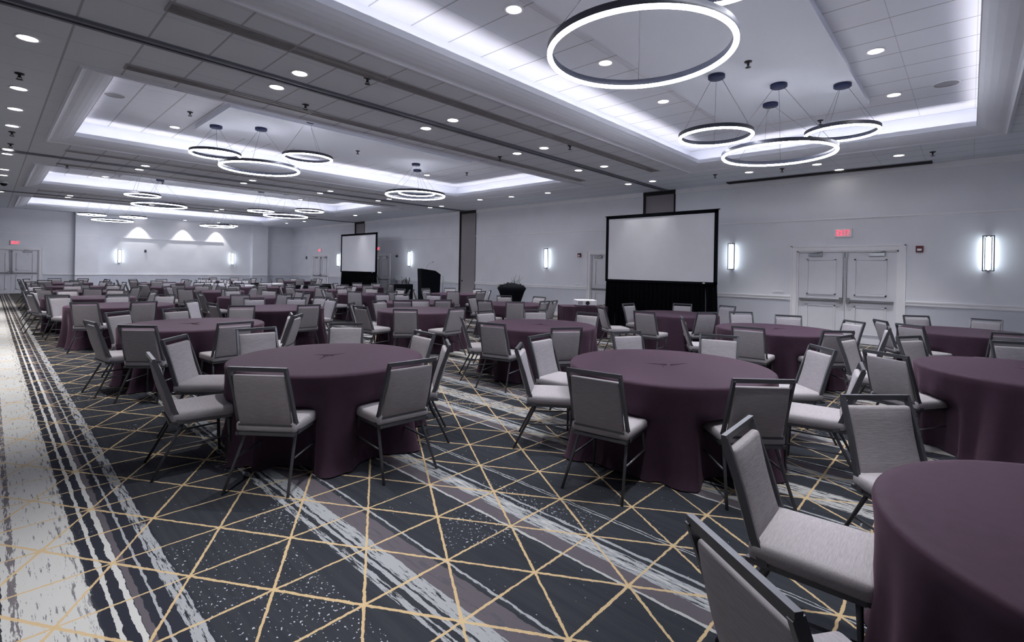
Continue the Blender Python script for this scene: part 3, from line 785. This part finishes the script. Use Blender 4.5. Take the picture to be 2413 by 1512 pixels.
CH = [('T1',541,864,674,868),('T1',922,856,1022,843),('T1',340,829,372,848),('T1',381,801,439,787),('T1',565,775,643,770),('T1',781,761,852,761),('T1',972,776,1031,788),('T1',1044,796,1070,817),
('T2',1338,866,1463,884),('T2',1729,892,1870,895),('T2',1215,819,1229,808),('T2',1246,793,1295,785),('T2',1437,782,1514,779),('T2',1652,786,1738,792),('T2',1908,810,1971,826),('T2',2017,872,2046,853),
('T3',1969,930,2153,931),('T3',1705,1027,1770,979),('T3',1634,1220,1867,1430),
('T4',2039,823,2135,839),('T4',2101,793,2180,790),('T4',2352,803,2427,807),('T4',1973,796,2009,785),
('T5',2071,750,2077,748),('T5',2129,742,2188,744),('T5',2288,750,2362,753),('T5',2110,760,2178,769),('T5',2339,782,2432,787),
('T6',1723,767,1803,773),('T6',1936,778,2016,780),('T6',1828,742,1887,744),('T6',1987,754,2040,758),('T6',2092,771,2100,770),('T6',1739,733,1752,729),('T6',1594,750,1618,744),
('T8',1643,734,1690,733),('T8',1463,716,1497,715),('T8',1588,714,1629,716),('T8',1494,733,1543,738),('T8',1699,719,1730,720),('T8',1404,727,1426,728),
('T7',1132,759,1186,763),('T7',1300,772,1371,771),('T7',1236,731,1286,730),('T7',1364,739,1407,741),('T7',1083,748,1090,745),('T7',1123,734,1160,732),
('T14',1195,710,1233,711),('T14',1126,707,1156,706),('T14',1100,699,1120,699),('T14',1172,697,1204,697),('T14',1261,700,1282,702),('T14',1277,707,1300,707),('T14',1303,706,1306,705),
('T10',929,728,981,728),('T10',1060,728,1096,723),('T10',834,720,863,722),('T10',822,714,834,712),('T10',875,713,910,713),('T10',971,711,1009,711),
('T15',931,707,965,707),('T15',1032,706,1057,706),('T15',928,693,964,693),('T15',1011,693,1033,693),('T15',892,690,908,690),
('T11',284,766,363,767),('T11',205,751,218,763),('T11',249,739,302,733),('T11',382,728,441,724),('T11',517,761,593,756),('T11',544,720,596,719),('T11',672,735,703,742),('T11',691,745,714,738),
('T12',706,718,751,717),('T12',681,702,717,702),('T12',579,704,619,704),('T12',433,705,464,702),('T12',740,695,779,694),('T12',771,704,793,704),('T12',485,716,514,712),
('T13',173,711,223,711),('T13',314,711,365,709),('T13',128,694,150,698),('T13',255,696,298,698),('T13',371,693,409,693)]
CHAIRS = {k: [] for k in TBL}      # (x, y, heading)
for t, u1, v1, u2, v2 in CH:
    c = Vector(TBL[t][:2]); r = TBL[t][2]
    a = onz(u1, v1, .9).to_2d(); b = onz(u2, v2, .9).to_2d(); m = (a + b) / 2
    f = c - m; d = f.length; px = math.hypot(u2 - u1, v2 - v1)
    dmin, dmax = r + .33, r + .80
    if t not in ('T1', 'T2', 'T3', 'T4') or px < 25:      # slide along the line of sight until it stands at its table
        best = m
        for s in range(-60, 61):
            q = m * (1 + s * .006)
            dd = (c - q).length
            if dmin <= dd <= dmax:
                if abs(s) < getattr(best, 's_', 999) if False else True:
                    pass
        cand = [(abs(s), m * (1 + s * .006)) for s in range(-80, 81) if dmin <= (c - m * (1 + s * .006)).length <= dmax]
        if cand: m = min(cand, key=lambda z: z[0])[1]
        f = c - m; d = f.length
    n = Vector((-(b - a).y, (b - a).x))
    if n.dot(f) < 0: n = -n
    at = math.atan2(f.y, f.x); am = math.atan2(n.y, n.x)
    df = (am - at + PI) % (2 * PI) - PI
    if abs(df) > math.radians(30): df = 0
    k = 1.0 if px > 55 else .4
    if t in ('T5', 'T6', 'T8', 'T15', 'T14'): k *= .4
    CHAIRS[t].append((m.x, m.y, at + df * k))
for t in ('T16', 'F1', 'F2', 'F3', 'F4', 'F5', 'F6', 'F7', 'F8', 'F9', 'F10', 'F11', 'F12', 'F13', 'F14'):
    c = TBL[t]; a0 = R.random() * .8
    for k in range(8):
        a = a0 + k * PI / 4 + R.uniform(-.09, .09); d = c[2] + .40 + R.uniform(-.05, .14)
        x, y = c[0] + d * math.cos(a), c[1] + d * math.sin(a)
        if x < .62: x = .62
        CHAIRS[t].append((x, y, a + PI + R.uniform(-.15, .15)))
def cloth(t):
    cx_, cy_, r = TBL[t]; rr = random.Random(sum(map(ord, t)) * 17)
    near = math.hypot(cx_, cy_) < 9
    n = 180 if near else 90
    nf = rr.choice((8, 9, 10)); ph = [rr.random() * 6.28 for _ in range(5)]
    bm = bmesh.new(); c0 = bm.verts.new((0, 0, .765))
    rings = []
    ch = [(math.atan2(y - cy_, x - cx_), math.hypot(x - cx_, y - cy_)) for x, y, h in CHAIRS[t]]
    def fold(a):
        s = math.sin(nf * a + 1.1 * math.sin(2 * a + ph[0]) + ph[1])
        return math.copysign(abs(s) ** .7, s) * .65 + .35 * math.sin((2 * nf + 3) * a + ph[2])
    for rad, z in ((.35, .765), (.7, .765), (r - .05, .765), (r - .012, .763), (r, .755), (r + .004, .742)):
        rings.append([(rad, z)] * n)
    for j in range(1, 15):
        q = j / 14; z = .742 - .732 * q
        row = []
        for i in range(n):
            a = 2 * PI * i / n
            f = fold(a + .06 * q * math.sin(3 * a + ph[3]))
            rad = r + .006 + q ** 1.1 * (.022 + .105 * f) - .02 * math.sin(PI * q)
            if z < .52:
                for ca, cd in ch:
                    da = abs((a - ca + PI) % (2 * PI) - PI)
                    lim = cd - .53
                    wd = .30
                    if da < wd and lim < rad:
                        k = 1 - (da / wd) ** 3
                        k *= min(1, (.52 - z) / .06) if z > .40 else 1
                        rad = rad + (max(lim, r - .25) - rad) * k
            if q > .93: rad += .012
            row.append((rad, max(z, .006)))
        rings.append(row)
    V = [[bm.verts.new((p[0] * math.cos(2 * PI * i / n), p[0] * math.sin(2 * PI * i / n), p[1])) for i, p in enumerate(row)] for row in rings]
    for i in range(n): bm.faces.new((c0, V[0][i], V[0][(i + 1) % n])).smooth = True
    for A_, B_ in zip(V, V[1:]):
        for i in range(n): bm.faces.new((A_[i], B_[i], B_[(i + 1) % n], A_[(i + 1) % n])).smooth = True
    # pinched creases at the middle of the top
    if near:
        for k in range(3):
            a = ph[4] + k * 2.1 + rr.uniform(-.3, .3); L = rr.uniform(.16, .30)
            x0, y0 = rr.uniform(-.05, .05), rr.uniform(-.05, .05)
            p0 = Vector((x0, y0, .770)); p1 = Vector((x0 + L * math.cos(a), y0 + L * math.sin(a), .766))
            d = Vector((-math.sin(a), math.cos(a), 0)) * .010
            v = [bm.verts.new(q_) for q_ in (p0 - d + Vector((0, 0, -.006)), p0 + Vector((0, 0, .006)), p0 + d + Vector((0, 0, -.006)), p1)]
            bm.faces.new((v[0], v[1], v[3])); bm.faces.new((v[1], v[2], v[3])); bm.faces.new((v[0], v[3], v[2]))
    o = obj('tablecloth', bm, m_cloth, loc=(cx_, cy_, 0))
    tag(o, 'floor-length plum cloth on ' + TD[t], 'tablecloth', 'plum cloths on the round tables')
for t in TBL: cloth(t)

# ------------------------------------------------------------------ chairs
def chair_parts():
    parts = []
    def P(name, f, m, bevel=0):
        bm = bmesh.new(); f(bm); parts.append((name, mesh_of(name, bm, m)))
    # local frame: x right, y forward; the back's top rail is above the origin
    def seat(bm):
        vs = cushion(bm, .45, .445, .08, rad=.026, crown=.012, taper=1.05)
        for v in vs: v.co += Vector((0, .33, .405))
    P('seat', seat, m_fabric)
    def back(bm):
        vs = cushion(bm, .388, .042, .385, rad=.018, pillow=.012)
        for v in vs:
            z = v.co.z; v.co = Vector((v.co.x, v.co.y + .13 - .105 * (z / .385) - .010 * math.sin(PI * z / .385), z + .46))
    P('backrest', back, m_fabric)
    def bf(bm):
        for s in (-1, 1):
            pts = [(s * .218, .175, .395), (s * .212, .13, .50), (s * .206, .075, .68), (s * .203, .0, .888)]
            for a, b in zip(pts, pts[1:]): bar(bm, a, b, .019, .034, up=Vector((0, 1, .2)))
        bar(bm, (-.212, .0, .888), (.212, .0, .888), .022, .030, up=Vector((0, 0, 1)))
        bar(bm, (-.20, .115, .462), (.20, .115, .462), .016, .016)
    P('back_frame', bf, m_darkmetal)
    def sf(bm):
        for s in (-1, 1): bar(bm, (s * .205, .10, .398), (s * .212, .525, .398), .022, .022)
        bar(bm, (-.215, .525, .398), (.215, .525, .398), .022, .022); bar(bm, (-.205, .115, .398), (.205, .115, .398), .022, .022)
    P('seat_frame', sf, m_darkmetal)
    for s in (-1, 1):
        P('leg', lambda bm: tube(bm, [(s * .20, .50, .395), (s * .205, .505, .30), (s * .222, .52, .0)], .0135, 10, r2=.0105), m_darkmetal)
    for s in (-1, 1):
        P('leg', lambda bm: tube(bm, [(s * .185, .19, .395), (s * .19, .175, .36), (s * .235, -.005, .0)], .0135, 10, r2=.0105), m_darkmetal)
    for s in (-1, 1):
        P('stretcher', lambda bm: tube(bm, [(s * .209, .125, .225), (s * .212, .508, .235)], .008, 8), m_darkmetal)
    return parts
PARTS = chair_parts()
# one joined mesh for the distant copies
bm = bmesh.new(); mats_far = [m_fabric, m_darkmetal]
for nme, me in PARTS:
    k0 = len(bm.faces); bm.from_mesh(me); bm.faces.ensure_lookup_table()
    mi = 0 if me.materials[0] == m_fabric else 1
    for f in bm.faces[k0:]: f.material_index = mi
ME_FAR = mesh_of('banquet_chair', bm, mats_far)
DIRS = ['near side of', 'near right of', 'right of', 'far right of', 'far side of', 'far left of', 'left of', 'near left of']
FINE = ['', ', the one a little further clockwise', ', the one a little further round']
vx = Vector((ax.x, ax.y)).normalized(); vz = Vector((-az.x, -az.y)).normalized()
CH0 = None
for t in TBL:
    used = {}
    cx_, cy_, r = TBL[t]
    L = []
    view = Vector((cx_, cy_)).normalized(); side = Vector((view.y, -view.x))
    for (x, y, h) in CHAIRS[t]:
        o2 = Vector((x - cx_, y - cy_))
        a = math.atan2(o2.dot(side), -o2.dot(view))      # 0 = towards us, + = to our right
        L.append([a, x, y, h])
    L.sort()
    # assign distinct direction words
    n = len(L); free = set(range(8)); res = {}
    order = sorted(range(n), key=lambda i: abs(((L[i][0] / (PI / 4)) % 1 + .5) % 1 - .5))
    for i in order:
        k = (L[i][0] / (PI / 4)) % 8
        c = sorted(free, key=lambda q: min(abs(q - k), 8 - abs(q - k)))
        if c: res[i] = c[0]; free.discard(c[0])
        else: res[i] = None
    for i, (a, x, y, h) in enumerate(L):
        dist = math.hypot(x, y)
        facing = Vector((math.cos(h), math.sin(h))).dot(Vector((x, y)).normalized())
        look = 'back turned' if facing > .5 else ('facing us' if facing < -.35 else 'side on')
        where = DIRS[res[i]] if res[i] is not None else 'squeezed in by'
        lab = 'grey chair %s, %s %s' % (look, where, TD[t])
        if dist < 12.5:
            if CH0 is None:
                CH0 = empty('banquet_chair')
                for nme, me in PARTS:
                    p = bpy.data.objects.new(nme, me); COL.objects.link(p); p.parent = CH0
                c = CH0
            else: c = copy_tree(CH0)
        else:
            c = bpy.data.objects.new('banquet_chair', ME_FAR); COL.objects.link(c)
        c.location = (x, y, 0); c.rotation_euler = (0, 0, h - PI / 2)
        tag(c, lab, 'chair', 'grey banquet chairs around the round tables')

# ------------------------------------------------------------------ projector on its small table
p0 = onz(1335, 722, .76); pc = Vector((p0.x + .55, p0.y - .05, 0))
t = empty('projector_table', (10.05, 7.0, 0), math.radians(-42)); tag(t, 'small plum-clothed table carrying the white projector', 'table')
bm = bmesh.new(); w, d = .55, .35; n = 28; per = []
for i in range(n):
    for a, b in (((-w, -d), (w, -d)), ((w, -d), (w, d)), ((w, d), (-w, d)), ((-w, d), (-w, -d))):
        pass
loop = []
for (a, b, m_) in (((-w, -d), (w, -d), 22), ((w, -d), (w, d), 14), ((w, d), (-w, d), 22), ((-w, d), (-w, -d), 14)):
    for i in range(m_): loop.append(Vector((a[0] + (b[0] - a[0]) * i / m_, a[1] + (b[1] - a[1]) * i / m_, 0)))
top = [bm.verts.new(v + Vector((0, 0, .76))) for v in loop]
rows = [top]
for j in range(1, 5):
    q = j / 4
    rows.append([bm.verts.new(Vector((v.x * (1 + .03 * q * math.sin(i * 1.4)), v.y * (1 + .08 * q * math.sin(i * 1.4)), .76 - .752 * q))) for i, v in enumerate(loop)])
bm.faces.new(top)
for A_, B_ in zip(rows, rows[1:]):
    for i in range(len(loop)): bm.faces.new((A_[i], B_[i], B_[(i + 1) % len(loop)], A_[(i + 1) % len(loop)]))
obj('table_skirt', bm, m_cloth, t)
t = empty('projector', (10.07, 6.93, .765), math.radians(-42)); tag(t, 'white projector on the small plum-clothed table left of the near screen', 'projector')
bm = bmesh.new(); box(bm, -.25, .25, -.19, .19, .015, .15); obj('case', bm, m_plastic, t, bevel=.015)
bm = bmesh.new(); lathe(bm, [(.001, -.02), (.045, -.02), (.05, 0), (.045, .02), (.03, .02), (.001, .005)], 24, cap=False)
for v in bm.verts: v.co = Vector((v.co.x + .02, -.19 - v.co.z, v.co.y + .08))
obj('lens', bm, m_black, t)
bm = bmesh.new()
for k in range(6): box(bm, -.22, -.10, -.193, -.189, .04 + .015 * k, .047 + .015 * k)
obj('vent_slots', bm, m_darkmetal, t)
bm = bmesh.new()
for sx in (-.2, .2):
    for sy in (-.15, .15): box(bm, sx - .015, sx + .015, sy - .015, sy + .015, 0, .02)
obj('feet', bm, m_black, t)
bm = bmesh.new(); tube(bm, [(.0, 0, .003), (.06, .03, .02), (.12, .0, .006), (.15, -.05, .03), (.2, -.02, .006), (.24, .03, .004)], .006, 6)
o = obj('power_cable', bm, m_black, loc=(10.40, 6.72, .763)); tag(o, 'coiled black cable lying beside the white projector', 'cable')

# ------------------------------------------------------------------ lectern corner
L0 = Vector((12.0, 15.75, 0))
rz = math.atan2(-L0.y, -L0.x) + PI / 2
t = empty('lectern', (L0.x, L0.y, 0), rz + .35); tag(t, 'black-draped lectern with a gooseneck microphone by the right wall', 'lectern')
bm = bmesh.new()
pf = [(-.36, 0), (.36, 0), (.40, 1.38), (.18, 1.52), (-.42, 1.60), (-.40, 1.2)]
fr = [bm.verts.new((x, -.26, z)) for x, z in pf]; bk = [bm.verts.new((x * .95, .26, z)) for x, z in pf]
bm.faces.new(fr); bm.faces.new(bk[::-1])
for i in range(len(pf)): bm.faces.new((fr[i], fr[(i + 1) % len(pf)], bk[(i + 1) % len(pf)], bk[i]))
obj('draped_body', bm, m_drape, t, bevel=.015)
bm = bmesh.new(); tube(bm, [(-.12, 0, 1.56), (-.10, 0, 1.68), (.0, 0, 1.80), (.12, 0, 1.86)], .007, 6); obj('gooseneck', bm, m_chrome, t)
bm = bmesh.new(); tube(bm, [(.11, 0, 1.855), (.19, 0, 1.88)], .02, 10); obj('microphone', bm, m_chrome, t)
t = empty('equipment_stand', (12.55, 15.55, 0), rz); tag(t, 'slim silver stand just right of the black lectern', 'stand')
bm = bmesh.new(); tube(bm, [(0, 0, .02), (0, 0, 1.35)], .02, 10); obj('pole', bm, m_chrome, t)
bm = bmesh.new(); tube(bm, [(0, 0, 1.34), (-.08, 0, 1.38), (-.12, 0, 1.30)], .012, 8); obj('hook', bm, m_chrome, t)
bm = bmesh.new()
for k in range(3):
    a = k * 2.09; bar(bm, (0, 0, .25), (.22 * math.cos(a), .22 * math.sin(a), .01), .015, .015)
obj('tripod', bm, m_chrome, t)
def planter(x, y, w, h, label, stems, hs, sc=1.0):
    t = empty('planter', (x, y, 0), rz); tag(t, label, 'planter')
    bm = bmesh.new(); box(bm, -w / 2, w / 2, -.2, .2, 0, h); obj('pot', bm, m_drape, t, bevel=.03)
    rr = random.Random(int(x * 10)); bm = bmesh.new()
    for k in range(stems):
        a, b = rr.uniform(-w / 2 * .8, w / 2 * .8), rr.uniform(-.12, .12)
        tx, ty = a + rr.uniform(-.12, .12), b + rr.uniform(-.1, .1); hh = h + hs * rr.uniform(.4, 1)
        mid = Vector(((a + tx) / 2 + rr.uniform(-.03, .03), (b + ty) / 2, (h + hh) / 2))
        tube(bm, [(a, b, h - .05), mid, (tx, ty, hh)], .010, 5, r2=.003)
        for j in range(4):
            q = Vector((a, b, h)).lerp(Vector((tx, ty, hh)), .2 + .2 * j); an = rr.random() * 6.28
            e = q + Vector((math.cos(an) * .09, math.sin(an) * .09, .05)); s = Vector((-math.sin(an), math.cos(an), 0)) * .018
            m1 = (q + e) / 2
            vs = [bm.verts.new(v) for v in (q, m1 + s, e, m1 - s)]; bm.faces.new(vs)
    obj('stems', bm, m_leaf, t)
planter(11.6, 16.9, .75, .95, 'low black box planter with twigs left of the lectern', 16, .35)
t = empty('flower_planter', (12.35, 11.55, 0), rz); tag(t, 'rounded black planter with tall thin twigs by the wainscot behind the round table', 'planter')
bm = bmesh.new(); lathe(bm, [(.001, 0), (.24, 0), (.28, .5), (.38, .85), (.44, .98), (.36, 1.08), (.15, 1.14), (.001, 1.15)], 28, cap=False)
for v in bm.verts: v.co.x *= 1.15
obj('pot', bm, m_drape, t)
bm = bmesh.new(); rr = random.Random(5)
for k in range(14):
    a, b = rr.uniform(.02, .3), rr.uniform(-.08, .08)
    tube(bm, [(a, b, 1.05), (a + rr.uniform(-.04, .06), b, 1.2), (a + rr.uniform(-.1, .12), b + rr.uniform(-.1, .1), 1.15 + rr.uniform(.08, .34))], .007, 5, r2=.002)
for k in range(60):
    a = rr.uniform(-.45, .42); q = Vector((a, rr.uniform(-.25, .25), 1.0 + .14 * (1 - (a / .5) ** 2))); an = rr.random() * 6.28
    e = q + Vector((math.cos(an) * .12, math.sin(an) * .12, rr.uniform(-.02, .07))); s = Vector((-math.sin(an), math.cos(an), 0)) * .025; m1 = (q + e) / 2
    bm.faces.new([bm.verts.new(v) for v in (q, m1 + s, e, m1 - s)])
obj('foliage', bm, m_leaf, t)

# ------------------------------------------------------------------ service tables far back
def dist_point(u, v, z): return onz(u, v, z)
def round_white(u, v, z, r, label):
    p = onz(u, v, z); t = empty('service_table', (p.x, p.y, 0)); tag(t, label, 'table')
    bm = bmesh.new(); n = 48
    lathe(bm, [(.001, z), (r - .01, z), (r, z - .015), (r + .01, z - .05)], n, cap=False); obj('top_cloth', bm, m_white, t)
    bm = bmesh.new(); lathe(bm, [(r * .7, z - .05), (r * .45, z * .5), (r * .55, .01)], n, cap=False); obj('base_skirt', bm, m_white, t)
    return p, t
specs = []
def glass(x, y, z, label, h=.16):
    bm = bmesh.new(); lathe(bm, [(.035, 0), (.034, .004), (.004, .008), (.004, h * .45), (.03, h * .55), (.036, h * .8), (.03, h)], 12, c=(0, 0, 0), cap=False)
    o = obj('wine_glass', bm, m_plastic, loc=(x, y, z)); tag(o, label, 'glass', 'clear glasses on the far service tables')
for k, (u, v, z, r, lb) in enumerate(((640, 667, .76, .50, 'small white round-topped table standing alone near the far right corner'), (560, 671, .76, .66, 'white-clothed service table with glasses before the far wall'), (498, 668, .76, .66, 'pale service table covered with glasses left of the white-clothed one'))):
    p, t = round_white(u, v, z, r, lb)
    if k:
        rr = random.Random(k); gl = 'clear stemmed glass standing on the %s' % ('white-clothed service table' if k == 1 else 'pale service table left of the white-clothed one')
        for j in range(14):
            a, q = rr.random() * 6.28, math.sqrt(rr.random()) * (r - .12)
            glass(p.x + q * math.cos(a), p.y + q * math.sin(a), z, gl)
for (u, v, w, h, lb) in ((776, 687, .36, .62, 'tall black drum bin in front of the farthest right-wall door'), (591, 684, .42, .66, 'black tapered bin in front of the far wall pilaster')):
    p = onz(u, v - 18, h); bm = bmesh.new(); lathe(bm, [(.001, 0), (w * .8, 0), (w, h - .04), (w * 1.04, h), (w * .9, h), (w * .86, h - .1), (.001, h - .12)], 24, cap=False)
    o = obj('waste_bin', bm, m_black, loc=(p.x, p.y, 0)); tag(o, lb, 'bin')
p = onz(736, 672, .76); t = empty('draped_buffet', (p.x, p.y, 0), math.radians(-45)); tag(t, 'long black-draped buffet table before the farthest right-wall door', 'table')
bm = bmesh.new(); box(bm, -.75, .75, -.33, .33, 0, .76); obj('drape', bm, m_drape, t, bevel=.02)
bm = bmesh.new(); box(bm, .15, .5, -.2, .15, .765, .84); obj('tray', bm, m_chrome, t)
